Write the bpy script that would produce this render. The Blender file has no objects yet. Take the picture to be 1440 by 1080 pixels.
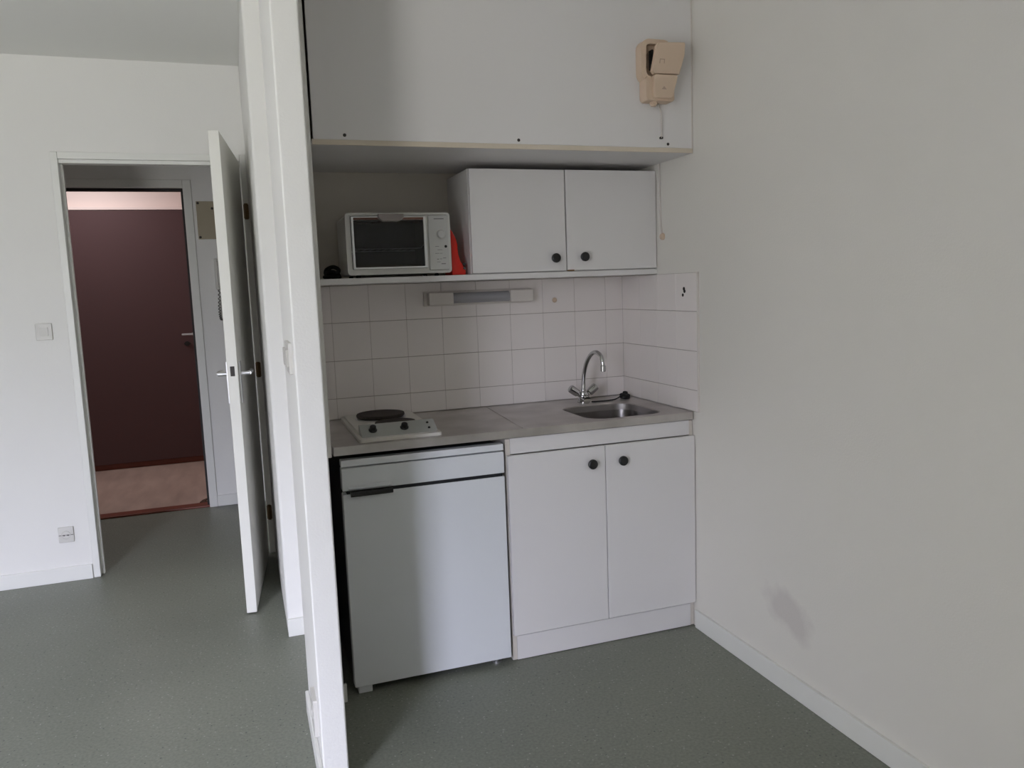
import bpy, bmesh, math, random
from mathutils import Vector, Matrix

sc = bpy.context.scene
COL = sc.collection
PI = math.pi
random.seed(4)

# ------------------------------------------------------------------ camera
cam_d = bpy.data.cameras.new('camera')
cam_d.sensor_width = 36.0
cam_d.lens = 1103.88 / 1440 * 36
cam_d.clip_start = 0.02
cam = bpy.data.objects.new('camera', cam_d)
COL.objects.link(cam)
RT = Vector((0.94322335, -0.33010918, -0.03684624))
UP = Vector((0.07526192, 0.10435584, 0.99168821))
FW = Vector((0.32352026, 0.93815659, -0.12327552))
m = Matrix.Identity(4)
for i in range(3):
    m[i][0], m[i][1], m[i][2] = RT[i], UP[i], -FW[i]
m.translation = Vector((-1.64138, -2.59960, 1.37639))
cam.matrix_world = m
sc.camera = cam

# ------------------------------------------------------------------ sky, daylight through the window, landing lamp, exposure
wd = bpy.data.worlds.new('sky')
sc.world = wd
wd.use_nodes = True
wn, wl = wd.node_tree.nodes, wd.node_tree.links
wn.clear()
w_out = wn.new('ShaderNodeOutputWorld')
w_bg = wn.new('ShaderNodeBackground')
w_tc = wn.new('ShaderNodeTexCoord')
w_sep = wn.new('ShaderNodeSeparateXYZ')
w_rmp = wn.new('ShaderNodeValToRGB')
w_add = wn.new('ShaderNodeMath'); w_add.operation = 'MULTIPLY_ADD'
w_add.inputs[1].default_value = 0.5; w_add.inputs[2].default_value = 0.5
wl.new(w_tc.outputs['Generated'], w_sep.inputs[0])
wl.new(w_sep.outputs['Z'], w_add.inputs[0])
wl.new(w_add.outputs[0], w_rmp.inputs[0])
cr = w_rmp.color_ramp
cr.elements[0].position = 0.30; cr.elements[0].color = (0.74, 0.73, 0.68, 1)      # unseen ground below, made pale to brighten the ceiling
cr.elements[1].position = 0.46; cr.elements[1].color = (0.22, 0.22, 0.21, 1)      # facades across the street
for p_, c_ in ((0.53, (0.46, 0.47, 0.52, 1)), (0.64, (1.58, 1.62, 2.06, 1))):       # overcast sky, brighter higher up
    e_ = cr.elements.new(p_); e_.color = c_
w_side = wn.new('ShaderNodeMapRange')                                             # unseen grey mass added at the left, to dim light on the right side
w_side.inputs['From Min'].default_value = -0.86; w_side.inputs['From Max'].default_value = -0.56
w_side.inputs['To Min'].default_value = 1.0; w_side.inputs['To Max'].default_value = 0.0
wl.new(w_sep.outputs['X'], w_side.inputs['Value'])
w_mul = wn.new('ShaderNodeMixRGB'); w_mul.inputs[2].default_value = (0.17, 0.165, 0.155, 1)
wl.new(w_side.outputs[0], w_mul.inputs[0]); wl.new(w_rmp.outputs[0], w_mul.inputs[1])
wl.new(w_mul.outputs[0], w_bg.inputs['Color'])
w_bg.inputs['Strength'].default_value = 27.2
wl.new(w_bg.outputs[0], w_out.inputs[0])

WX0, WX1, WZ0, WZ1, WY = -4.15, -3.25, 0.10, 2.20, -3.40          # French window behind the camera
pl = bpy.data.lights.new('window_portal', 'AREA')
pl.shape = 'RECTANGLE'; pl.size = WX1 - WX0; pl.size_y = WZ1 - WZ0
pl.cycles.is_portal = True
po = bpy.data.objects.new('window_portal', pl)
po.location = ((WX0 + WX1) / 2, WY - 0.10, (WZ0 + WZ1) / 2)
po.rotation_euler = (PI / 2, 0, 0)
COL.objects.link(po)

ld = bpy.data.lights.new('landing_lamp', 'AREA')
ld.shape = 'DISK'; ld.size = 0.3; ld.energy = 14; ld.color = (0.88, 0.88, 0.92)
lo = bpy.data.objects.new('landing_lamp', ld)
lo.location = (-2.7, 3.75, 2.55)
COL.objects.link(lo)

sc.view_settings.view_transform = 'Standard'
sc.view_settings.look = 'None'
sc.view_settings.gamma = 1.0
sc.view_settings.use_curve_mapping = False
sc.view_settings.exposure = 0.0
sc.cycles.max_bounces = 12
sc.cycles.diffuse_bounces = 8
sc.cycles.sample_clamp_indirect = 6.0

# ------------------------------------------------------------------ materials
def lin(c):
    c = c / 255
    return c / 12.92 if c <= .04045 else ((c + .055) / 1.055) ** 2.4
def rgb(r, g, b): return (lin(r), lin(g), lin(b), 1)

def mat(name, col, rough=.5, metal=0, spec=.5, bump=None, vary=None, coat=0):
    mt = bpy.data.materials.new(name); mt.use_nodes = True
    nt = mt.node_tree; b = nt.nodes['Principled BSDF']
    b.inputs['Base Color'].default_value = col
    b.inputs['Roughness'].default_value = rough
    b.inputs['Metallic'].default_value = metal
    b.inputs['Specular IOR Level'].default_value = spec
    b.inputs['Coat Weight'].default_value = coat
    tc = nt.nodes.new('ShaderNodeTexCoord')
    if bump:
        n = nt.nodes.new('ShaderNodeTexNoise'); n.inputs['Scale'].default_value = bump[0]; n.inputs['Detail'].default_value = 4
        bp = nt.nodes.new('ShaderNodeBump'); bp.inputs['Strength'].default_value = bump[1]; bp.inputs['Distance'].default_value = bump[2] if len(bump) > 2 else .002
        nt.links.new(tc.outputs['Object'], n.inputs['Vector']); nt.links.new(n.outputs['Fac'], bp.inputs['Height'])
        nt.links.new(bp.outputs[0], b.inputs['Normal'])
    if vary:
        n = nt.nodes.new('ShaderNodeTexNoise'); n.inputs['Scale'].default_value = vary[0]; n.inputs['Detail'].default_value = 5
        r = nt.nodes.new('ShaderNodeValToRGB')
        k = vary[1]
        r.color_ramp.elements[0].color = (col[0] * (1 - k), col[1] * (1 - k), col[2] * (1 - k), 1)
        r.color_ramp.elements[1].color = (min(1, col[0] * (1 + k)), min(1, col[1] * (1 + k)), min(1, col[2] * (1 + k)), 1)
        nt.links.new(tc.outputs['Object'], n.inputs['Vector']); nt.links.new(n.outputs['Fac'], r.inputs[0])
        nt.links.new(r.outputs[0], b.inputs['Base Color'])
    return mt

M = {}
M['paint'] = mat('wall_paint_white', rgb(227, 226, 223), .6, spec=.3, bump=(160, .25), vary=(.8, .012))
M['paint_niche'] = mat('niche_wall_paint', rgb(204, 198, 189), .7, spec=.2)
M['ceil'] = mat('ceiling_paint', rgb(228, 228, 224), .8, spec=.2, bump=(200, .2))
M['trim'] = mat('trim_gloss_white', rgb(224, 224, 220), .35, spec=.4)
M['doorpaint'] = mat('door_paint', rgb(228, 227, 221), .4, spec=.4)
M['melamine'] = mat('white_melamine', rgb(220, 218, 218), .38, spec=.45, bump=(600, .06, .001))
M['edge_beige'] = mat('beige_edge_band', rgb(205, 194, 178), .5)
M['carcass'] = mat('carcass_edge', rgb(206, 200, 192), .5)
M['raw_edge'] = mat('chipped_board', rgb(120, 92, 58), .9)
M['tile'] = mat('white_glazed_tile', rgb(234, 228, 226), .2, spec=.5, vary=(3, .02))
M['grout'] = mat('grey_grout', rgb(168, 158, 154), .9)
M['black_plastic'] = mat('black_plastic', rgb(18, 18, 19), .35)
M['rubber'] = mat('black_rubber', rgb(14, 14, 15), .7)
M['fridge'] = mat('fridge_enamel', rgb(216, 219, 222), .3, spec=.5)
M['fridge_dark'] = mat('fridge_seal', rgb(20, 22, 28), .5)
M['fridge_body'] = mat('fridge_cabinet', rgb(62, 62, 64), .5)
M['chrome'] = mat('chrome', (.58, .58, .58, 1), .1, metal=1)
M['alu'] = mat('satin_aluminium', (.72, .72, .73, 1), .35, metal=1)
M['hob_white'] = mat('hob_enamel', rgb(216, 213, 206), .3)
M['hob_panel'] = mat('hob_panel_grey', rgb(172, 174, 170), .4)
M['cast_iron'] = mat('cast_iron_plate', rgb(52, 44, 40), .75, bump=(300, .2, .001), vary=(30, .2))
M['lamp_white'] = mat('lamp_housing', rgb(214, 208, 203), .45)
M['diffuser'] = mat('lamp_diffuser', rgb(160, 160, 164), .3)
M['beige_plastic'] = mat('beige_plastic', rgb(206, 184, 162), .5)
M['beige_dark'] = mat('beige_recess', rgb(172, 150, 134), .6)
M['switch'] = mat('switch_plastic', rgb(202, 200, 195), .4)
M['switch_key'] = mat('switch_key_plastic', rgb(192, 190, 184), .35)
M['oven_white'] = mat('oven_shell', rgb(208, 207, 203), .35)
M['oven_panel'] = mat('oven_panel', rgb(198, 198, 196), .4)
M['oven_handle'] = mat('oven_handle', rgb(150, 142, 138), .4)
M['oven_in'] = mat('oven_cavity', rgb(46, 46, 47), .5)
M['oven_mark'] = mat('grey_print', rgb(120, 118, 118), .6)
M['heater'] = mat('heating_tube', rgb(96, 60, 42), .5)
M['red'] = mat('red_plastic', rgb(206, 28, 6), .35)
M['hinge'] = mat('hinge_brass_brown', rgb(120, 96, 66), .5, metal=.3)
M['board'] = mat('beige_cover_board', rgb(160, 150, 128), .6, vary=(4, .06))
M['screw'] = mat('screw_dark', rgb(52, 48, 46), .5, metal=.4)
M['brown_door'] = mat('brown_door_paint', rgb(84, 62, 62), .6, spec=.2, vary=(1.2, .05))
M['pink_wall'] = mat('landing_wall_paint', rgb(232, 214, 206), .7)
M['red_skirt'] = mat('red_brown_wood', rgb(112, 56, 40), .45, vary=(9, .15))
M['black_seal'] = mat('black_seal', rgb(24, 22, 22), .6)
M['handset'] = mat('handset_plastic', rgb(196, 194, 188), .45)
M['cord_grey'] = mat('cord_grey', rgb(92, 90, 86), .6)
M['scrap'] = mat('brown_scrap', rgb(70, 44, 26), .8)
M['hole'] = mat('dark_hole', rgb(40, 36, 34), .9)
M['cable_white'] = mat('cable_white', rgb(206, 200, 196), .5)

def glass(name, col, rough=.03):
    mt = bpy.data.materials.new(name); mt.use_nodes = True
    nt = mt.node_tree; nt.nodes.clear()
    o = nt.nodes.new('ShaderNodeOutputMaterial'); mx = nt.nodes.new('ShaderNodeMixShader')
    t = nt.nodes.new('ShaderNodeBsdfTransparent'); g = nt.nodes.new('ShaderNodeBsdfGlossy'); f = nt.nodes.new('ShaderNodeFresnel')
    f.inputs['IOR'].default_value = 1.5
    t.inputs['Color'].default_value = col; g.inputs['Roughness'].default_value = rough
    nt.links.new(f.outputs[0], mx.inputs[0]); nt.links.new(t.outputs[0], mx.inputs[1]); nt.links.new(g.outputs[0], mx.inputs[2])
    nt.links.new(mx.outputs[0], o.inputs[0])
    return mt
M['oven_glass'] = glass('smoked_oven_glass', (.60, .60, .62, 1))

# steel: brushed, scratched, a little dull
def steel():
    mt = mat('brushed_steel', (.5, .475, .46, 1), .36, metal=1)
    nt = mt.node_tree; b = nt.nodes['Principled BSDF']
    tc = nt.nodes.new('ShaderNodeTexCoord'); mp = nt.nodes.new('ShaderNodeMapping')
    mp.inputs['Scale'].default_value = (3, 120, 3)
    n = nt.nodes.new('ShaderNodeTexNoise'); n.inputs['Scale'].default_value = 6; n.inputs['Detail'].default_value = 6
    r = nt.nodes.new('ShaderNodeMapRange'); r.inputs['To Min'].default_value = .30; r.inputs['To Max'].default_value = .50
    n2 = nt.nodes.new('ShaderNodeTexNoise'); n2.inputs['Scale'].default_value = 7; n2.inputs['Detail'].default_value = 6
    rp = nt.nodes.new('ShaderNodeValToRGB'); rp.color_ramp.elements[0].color = (.49, .465, .45, 1); rp.color_ramp.elements[1].color = (.64, .615, .60, 1)
    rp.color_ramp.elements[0].position = .35; rp.color_ramp.elements[1].position = .7
    nt.links.new(tc.outputs['Object'], mp.inputs[0]); nt.links.new(mp.outputs[0], n.inputs['Vector'])
    nt.links.new(n.outputs['Fac'], r.inputs['Value']); nt.links.new(r.outputs[0], b.inputs['Roughness'])
    nt.links.new(tc.outputs['Object'], n2.inputs['Vector']); nt.links.new(n2.outputs['Fac'], rp.inputs[0]); nt.links.new(rp.outputs[0], b.inputs['Base Color'])
    return mt
M['steel'] = steel()
M['bowl_steel'] = mat('bowl_steel', (.36, .34, .33, 1), .28, metal=1)

# green-grey vinyl with small pale and dark flecks
def vinyl():
    mt = mat('speckled_vinyl', rgb(118, 123, 114), .45, spec=.4)
    nt = mt.node_tree; b = nt.nodes['Principled BSDF']; L = nt.links
    tc = nt.nodes.new('ShaderNodeTexCoord')
    def noise(scale, detail=3):
        n = nt.nodes.new('ShaderNodeTexNoise'); n.inputs['Scale'].default_value = scale; n.inputs['Detail'].default_value = detail
        L.new(tc.outputs['Object'], n.inputs['Vector']); return n
    def ramp(src, p0, c0, p1, c1):
        r = nt.nodes.new('ShaderNodeValToRGB'); r.color_ramp.elements[0].position = p0; r.color_ramp.elements[1].position = p1
        r.color_ramp.elements[0].color = c0; r.color_ramp.elements[1].color = c1; L.new(src, r.inputs[0]); return r
    base = ramp(noise(1.3).outputs['Fac'], .3, rgb(116, 119, 109), .7, rgb(125, 128, 117))
    fine = ramp(noise(110, 4).outputs['Fac'], .35, (.86, .86, .86, 1), .65, (1.1, 1.1, 1.1, 1))
    mx = nt.nodes.new('ShaderNodeMixRGB'); mx.blend_type = 'MULTIPLY'; mx.inputs[0].default_value = 1
    L.new(base.outputs[0], mx.inputs[1]); L.new(fine.outputs[0], mx.inputs[2])
    last = mx.outputs[0]
    for sc_, th, colr in ((62, .13, rgb(154, 156, 146)), (48, .10, rgb(78, 83, 78))):
        v = nt.nodes.new('ShaderNodeTexVoronoi'); v.inputs['Scale'].default_value = sc_
        L.new(tc.outputs['Object'], v.inputs['Vector'])
        rr = ramp(v.outputs['Distance'], th, (1, 1, 1, 1), th + .06, (0, 0, 0, 1))
        hs = nt.nodes.new('ShaderNodeSeparateColor'); L.new(v.outputs['Color'], hs.inputs[0])
        gt = nt.nodes.new('ShaderNodeMath'); gt.operation = 'GREATER_THAN'; gt.inputs[1].default_value = .62; L.new(hs.outputs[0], gt.inputs[0])
        mu = nt.nodes.new('ShaderNodeMath'); mu.operation = 'MULTIPLY'; L.new(gt.outputs[0], mu.inputs[0]); L.new(rr.outputs[0], mu.inputs[1])
        m2 = nt.nodes.new('ShaderNodeMixRGB'); L.new(mu.outputs[0], m2.inputs[0]); L.new(last, m2.inputs[1]); m2.inputs[2].default_value = colr
        last = m2.outputs[0]
    L.new(last, b.inputs['Base Color'])
    return mt
M['vinyl'] = vinyl()

def landing_floor_mat():
    mt = mat('landing_wood_vinyl', rgb(176, 146, 128), .45)
    nt = mt.node_tree; b = nt.nodes['Principled BSDF']; L = nt.links
    tc = nt.nodes.new('ShaderNodeTexCoord'); mp = nt.nodes.new('ShaderNodeMapping'); mp.inputs['Scale'].default_value = (5, 1.2, 1); mp.inputs['Rotation'].default_value = (0, 0, .5)
    n = nt.nodes.new('ShaderNodeTexNoise'); n.inputs['Scale'].default_value = 2.2; n.inputs['Detail'].default_value = 6
    r = nt.nodes.new('ShaderNodeValToRGB')
    r.color_ramp.elements[0].position = .3; r.color_ramp.elements[0].color = rgb(164, 142, 132)
    r.color_ramp.elements[1].position = .7; r.color_ramp.elements[1].color = rgb(186, 164, 152)
    L.new(tc.outputs['Object'], mp.inputs[0]); L.new(mp.outputs[0], n.inputs['Vector']); L.new(n.outputs['Fac'], r.inputs[0]); L.new(r.outputs[0], b.inputs['Base Color'])
    return mt
M['landing_floor'] = landing_floor_mat()

# right wall: same paint, plus a slightly darker oval with uneven edges low down
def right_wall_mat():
    mt = mat('wall_paint_blot', rgb(222, 219, 213), .6, spec=.3, bump=(160, .25))
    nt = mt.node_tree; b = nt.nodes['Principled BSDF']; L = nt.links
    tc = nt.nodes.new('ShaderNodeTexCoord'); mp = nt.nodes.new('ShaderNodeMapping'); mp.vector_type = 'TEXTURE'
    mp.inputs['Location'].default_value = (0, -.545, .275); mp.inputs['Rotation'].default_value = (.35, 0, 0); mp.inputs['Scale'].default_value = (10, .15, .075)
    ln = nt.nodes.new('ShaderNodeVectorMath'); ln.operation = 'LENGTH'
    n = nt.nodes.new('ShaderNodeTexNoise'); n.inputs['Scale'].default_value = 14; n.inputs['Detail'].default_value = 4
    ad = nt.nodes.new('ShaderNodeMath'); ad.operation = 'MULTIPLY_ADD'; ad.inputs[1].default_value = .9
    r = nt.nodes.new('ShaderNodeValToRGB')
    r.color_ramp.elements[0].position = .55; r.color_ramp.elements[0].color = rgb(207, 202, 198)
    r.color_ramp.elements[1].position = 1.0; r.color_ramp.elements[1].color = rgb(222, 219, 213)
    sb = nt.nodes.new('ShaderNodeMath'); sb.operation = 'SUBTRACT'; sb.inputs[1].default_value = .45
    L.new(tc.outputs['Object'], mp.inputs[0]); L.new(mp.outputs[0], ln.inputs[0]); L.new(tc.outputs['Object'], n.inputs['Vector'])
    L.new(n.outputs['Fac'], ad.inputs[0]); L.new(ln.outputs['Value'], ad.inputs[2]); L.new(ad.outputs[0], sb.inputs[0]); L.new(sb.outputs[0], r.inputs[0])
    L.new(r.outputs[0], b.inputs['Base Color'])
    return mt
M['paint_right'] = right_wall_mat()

# ------------------------------------------------------------------ mesh helpers
def box(bm, x0, x1, y0, y1, z0, z1, bev=0, seg=2):
    r = bmesh.ops.create_cube(bm, size=1)
    for v in r['verts']:
        v.co = Vector(((x0 + x1) / 2 + v.co.x * (x1 - x0), (y0 + y1) / 2 + v.co.y * (y1 - y0), (z0 + z1) / 2 + v.co.z * (z1 - z0)))
    if bev > 0:
        es = list({e for v in r['verts'] for e in v.link_edges})
        bmesh.ops.bevel(bm, geom=es, offset=min(bev, .49 * min(abs(x1 - x0), abs(y1 - y0), abs(z1 - z0))), segments=seg, profile=.5, affect='EDGES', clamp_overlap=True)

def frame_of(d):
    d = d.normalized(); a = Vector((0, 0, 1)) if abs(d.z) < .9 else Vector((1, 0, 0))
    u = d.cross(a).normalized(); return u, d.cross(u)

def lathe(bm, p0, axis, prof, n=28):
    """prof: (distance along the axis, radius) pairs"""
    p0 = Vector(p0); ax = Vector(axis).normalized(); u, v = frame_of(ax)
    rings = []
    for t, r in prof:
        c = p0 + ax * t
        rings.append([bm.verts.new(c + (u * math.cos(2 * PI * k / n) + v * math.sin(2 * PI * k / n)) * max(r, 1e-5)) for k in range(n)])
    for a, b in zip(rings, rings[1:]):
        for k in range(n):
            bm.faces.new((a[k], a[(k + 1) % n], b[(k + 1) % n], b[k]))
    bm.faces.new(rings[0][::-1]); bm.faces.new(rings[-1])

def cyl(bm, a, b, r, n=20, bev=0):
    a, b = Vector(a), Vector(b); L = (b - a).length
    if bev: lathe(bm, a, b - a, [(0, r - bev), (bev * .3, r - bev * .3), (bev, r), (L - bev, r), (L - bev * .3, r - bev * .3), (L, r - bev)], n)
    else: lathe(bm, a, b - a, [(0, r), (L, r)], n)

def tube(bm, pts, r, n=10):
    pts = [Vector(p) for p in pts]; rs = r if isinstance(r, list) else [r] * len(pts)
    t0 = (pts[1] - pts[0]).normalized(); u, v = frame_of(t0); rings = []
    for i, p in enumerate(pts):
        t = (pts[min(i + 1, len(pts) - 1)] - pts[max(i - 1, 0)]).normalized()
        u = (u - t * u.dot(t)).normalized(); v = t.cross(u)
        rings.append([bm.verts.new(p + (u * math.cos(2 * PI * k / n) + v * math.sin(2 * PI * k / n)) * rs[i]) for k in range(n)])
    for a, b in zip(rings, rings[1:]):
        for k in range(n): bm.faces.new((a[k], a[(k + 1) % n], b[(k + 1) % n], b[k]))
    bm.faces.new(rings[0][::-1]); bm.faces.new(rings[-1])

def smooth_path(pts, k=6):
    P = [Vector(p) for p in pts]; out = []
    for i in range(len(P) - 1):
        p0, p1, p2, p3 = P[max(i - 1, 0)], P[i], P[i + 1], P[min(i + 2, len(P) - 1)]
        for j in range(k):
            t = j / k
            out.append(.5 * ((2 * p1) + (p2 - p0) * t + (2 * p0 - 5 * p1 + 4 * p2 - p3) * t * t + (3 * p1 - p0 - 3 * p2 + p3) * t ** 3))
    out.append(P[-1]); return out

def rrect(x0, x1, z0, z1, r, n=6):
    """rounded rectangle outline, counter-clockwise"""
    rr = r if isinstance(r, (list, tuple)) else [r] * 4
    out = []
    for (cx, cz, a0, q) in ((x1 - rr[0], z0 + rr[0], -PI / 2, rr[0]), (x1 - rr[1], z1 - rr[1], 0, rr[1]), (x0 + rr[2], z1 - rr[2], PI / 2, rr[2]), (x0 + rr[3], z0 + rr[3], PI, rr[3])):
        for k in range(n + 1):
            a = a0 + PI / 2 * k / n; out.append((cx + q * math.cos(a), cz + q * math.sin(a)))
    return out

def prism(bm, outline, fn, a, b, bev=0):
    """outline extruded from depth a to b; fn(u, v, depth) -> point"""
    A = [bm.verts.new(fn(u, v, a)) for u, v in outline]; B = [bm.verts.new(fn(u, v, b)) for u, v in outline]
    n = len(A); fs = [bm.faces.new(A), bm.faces.new(B[::-1])]
    for k in range(n): fs.append(bm.faces.new((A[k], B[k], B[(k + 1) % n], A[(k + 1) % n])))
    if bev:
        es = [e for e in {e for f in fs[:1] for e in f.edges}]
        bmesh.ops.bevel(bm, geom=es, offset=bev, segments=2, profile=.5, affect='EDGES', clamp_overlap=True)

XZ = lambda u, v, d: Vector((u, d, v))       # outline in X-Z, depth along Y
YZ = lambda u, v, d: Vector((d, u, v))       # outline in Y-Z, depth along X
XY = lambda u, v, d: Vector((u, v, d))       # outline in X-Y, depth along Z

def ring(bm, outer, inner, fn, a, b):
    """frame between two outlines with the same number of points"""
    n = len(outer)
    V = [[bm.verts.new(fn(u, v, d)) for u, v in o] for o in (outer, inner) for d in (a, b)]
    oa, ob, ia, ib = V
    for k in range(n):
        j = (k + 1) % n
        bm.faces.new((oa[k], oa[j], ia[j], ia[k])); bm.faces.new((ob[j], ob[k], ib[k], ib[j]))
        bm.faces.new((oa[j], oa[k], ob[k], ob[j])); bm.faces.new((ia[k], ia[j], ib[j], ib[k]))

def world_of(q):
    w = q.matrix_parent_inverse @ q.matrix_basis
    return world_of(q.parent) @ w if q.parent else q.matrix_basis.copy()

def obj(name, bm, material, parent=None, smooth=True):
    bmesh.ops.recalc_face_normals(bm, faces=bm.faces[:])
    me = bpy.data.meshes.new(name); bm.to_mesh(me); bm.free()
    me.materials.append(material)
    if smooth:
        me.polygons.foreach_set('use_smooth', [True] * len(me.polygons))
        try: me.set_sharp_from_angle(angle=math.radians(32))
        except Exception: pass
    o = bpy.data.objects.new(name, me); COL.objects.link(o)
    if smooth:
        wnm = o.modifiers.new('weighted_normal', 'WEIGHTED_NORMAL'); wnm.keep_sharp = True; wnm.weight = 90
    if parent is not None:
        o.parent = parent
        o.matrix_parent_inverse = world_of(parent).inverted()
    return o

def B(): return bmesh.new()

def empty(name, loc, label=None, cat=None, group=None, kind=None):
    o = bpy.data.objects.new(name, None); COL.objects.link(o); o.location = loc; o.empty_display_size = .05
    tag(o, label, cat, group, kind); return o
def tag(o, label=None, cat=None, group=None, kind=None):
    if label: o['label'] = label
    if cat: o['category'] = cat
    if group: o['group'] = group
    if kind: o['kind'] = kind
    return o
def struct(name, bm, m_, smooth=False): return tag(obj(name, bm, m_, None, smooth), kind='structure')
def part(name, m_, parent, fn, *a, smooth=True, label=None, **k):
    bm = B(); fn(bm, *a, **k); o = obj(name, bm, m_, parent, smooth)
    if label: o['label'] = label
    return o
def copy_part(o, parent, dx=(0, 0, 0)):
    c = o.copy(); COL.objects.link(c); c.parent = parent
    c.matrix_parent_inverse = Matrix.Translation(-Vector(parent.matrix_basis.translation)) @ Matrix.Translation(Vector(dx)); return c

# ================================================================== THE ROOM
XL = -4.45; YB = WY; YD = 1.7026; HC = 2.52; YH = 2.86; YL = 4.5
D = 0.5856                                                         # back wall of the kitchen niche

bm = B(); box(bm, XL - .1, .1, YB - .15, YH, -.08, 0)
struct('floor', bm, M['vinyl'])
bm = B(); box(bm, XL - .1, .1, YB - .15, YH + .06, HC, HC + .08)
struct('ceiling', bm, M['ceil'])
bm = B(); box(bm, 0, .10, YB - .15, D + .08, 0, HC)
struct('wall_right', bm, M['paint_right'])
bm = B(); box(bm, XL - .1, XL, YB - .15, YH + .06, 0, HC)
struct('wall_left', bm, M['paint'])
bm = B()
box(bm, XL, WX0, YB - .15, YB, 0, HC); box(bm, WX1, 0, YB - .15, YB, 0, HC)
box(bm, WX0, WX1, YB - .15, YB, 0, WZ0); box(bm, WX0, WX1, YB - .15, YB, WZ1, HC)
struct('wall_rear', bm, M['paint'])
w1 = empty('window_1', ((WX0 + WX1) / 2, YB - .07, WZ0), kind='structure')
bm = B()
for a in ((WX0, WX0 + .05, WZ0, WZ1), (WX1 - .05, WX1, WZ0, WZ1), (WX0 + .05, WX1 - .05, WZ0, WZ0 + .05), (WX0 + .05, WX1 - .05, WZ1 - .05, WZ1)):
    box(bm, a[0], a[1], YB - .09, YB - .04, a[2], a[3], .004)
obj('window_frame', bm, M['trim'], w1)

# wall with the doorway
DX0, DX1, DZ = -2.388, -1.572, 2.036
bm = B()
box(bm, XL, -2.42, YD, YD + .06, 0, HC); box(bm, -2.42, -1.5425, YD, YD + .06, 2.087, HC)
struct('wall_doorway', bm, M['paint'])
bm = B()                                                           # metal door frame: two stiles and a head, with a rebate
box(bm, -2.42, DX0, YD - .004, YD + .064, 0, 2.087, .004); box(bm, DX1, -1.5425, YD - .004, YD + .064, 0, 2.087, .004)
box(bm, DX0, DX1, YD - .004, YD + .064, DZ + .018, 2.087, .003); box(bm, DX0, DX1, YD + .008, YD + .064, DZ, DZ + .018, .002)
box(bm, DX0, DX0 + .012, YD + .040, YD + .064, 0, DZ, .002)
struct('trim_1', bm, M['trim'], True)

# partition stub, thin return wall beside the niche, duct in the corner
bm = B(); box(bm, -1.511, -1.441, -.50, -.02, 0, HC, .006, 3)
struct('wall_partition', bm, M['paint'], True)
bm = B(); box(bm, -1.470, -1.420, -.02, D + .02, 0, HC)
struct('wall_niche', bm, M['paint'])
bm = B(); box(bm, -1.5425, -1.43, D, YD, 0, HC, .012, 4)
struct('wall_duct', bm, M['paint'], True)
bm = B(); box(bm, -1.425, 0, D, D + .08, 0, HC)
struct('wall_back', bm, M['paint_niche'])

bm = B(); box(bm, -1.420, -1.3825, -.004, .020, .838, HC, .003)
struct('trim_6', bm, M['paint'], True)

# entrance hall behind the doorway
EX0, EX1, EZ = -2.735, -1.907, 2.068
bm = B()
box(bm, XL, EX0 - .03, YH, YH + .06, 0, HC); box(bm, EX1 + .03, -.40, YH, YH + .06, 0, HC); box(bm, EX0 - .03, EX1 + .03, YH, YH + .06, EZ + .03, HC)
struct('wall_hall', bm, M['paint'])
bm = B(); box(bm, -.40, -.32, D + .08, YH + .06, 0, HC)
struct('wall_hall_side', bm, M['paint'])
bm = B(); box(bm, -2.90, -2.80, YD + .06, YH, 0, HC)
struct('wall_hall_end', bm, M['paint'])
bm = B()                                                           # entrance frame with its casing
box(bm, EX0 - .05, EX0, YH - .012, YH + .07, 0, EZ + .05, .003); box(bm, EX1, EX1 + .05, YH - .012, YH + .07, 0, EZ + .05, .003)
box(bm, EX0, EX1, YH - .012, YH + .07, EZ, EZ + .05, .003)
struct('trim_2', bm, M['trim'], True)
bm = B()                                                           # black seal round the opening
box(bm, EX1 - .014, EX1, YH + .02, YH + .07, 0, EZ); box(bm, EX0, EX1 - .014, YH + .02, YH + .07, EZ - .016, EZ); box(bm, EX0, EX0 + .014, YH + .02, YH + .07, 0, EZ - .016)
struct('trim_3', bm, M['black_seal'])
bm = B(); box(bm, EX0, EX1, YH - .002, YH + .10, 0, .012, .004)
struct('trim_4', bm, M['red_skirt'], True)

# landing
bm = B(); box(bm, -4.4, -1.0, YH, YL + .1, -.08, 0)
struct('floor_landing', bm, M['landing_floor'])
bm = B(); box(bm, -4.4, -1.0, YH + .06, YL + .1, 2.60, 2.68)
struct('ceiling_landing', bm, M['pink_wall'])
bm = B(); box(bm, -4.4, -1.0, YL, YL + .1, 0, 2.60)
struct('wall_landing', bm, M['pink_wall'])
bm = B(); box(bm, -1.5, -1.42, YH + .06, YL, 0, 2.60)
struct('wall_landing_side', bm, M['pink_wall'])
bm = B(); box(bm, -4.4, -4.3, YH + .06, YL, 0, 2.60)
struct('wall_landing_end', bm, M['pink_wall'])
bm = B(); box(bm, -4.3, -1.5, YL - .018, YL - .002, 0, .048, .004)
struct('baseboard_landing', bm, M['red_skirt'], True)
d2 = empty('door_2', (-2.5, YL - .01, .05), kind='structure')
bm = B(); box(bm, -3.18, -1.972, YL - .05, YL - .002, .05, 2.095, .003)
obj('door_leaf', bm, M['brown_door'], d2)
bm = B(); box(bm, -3.25, -1.94, YL - .055, YL - .002, 2.097, 2.122, .004)
obj('door_head', bm, M['pink_wall'], d2)
bm = B(); cyl(bm, (-2.004, YL - .052, 1.083), (-2.004, YL - .10, 1.083), .010); box(bm, -2.085, -1.994, YL - .108, YL - .092, 1.074, 1.092, .006)
obj('door_handle', bm, M['alu'], d2)
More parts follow.
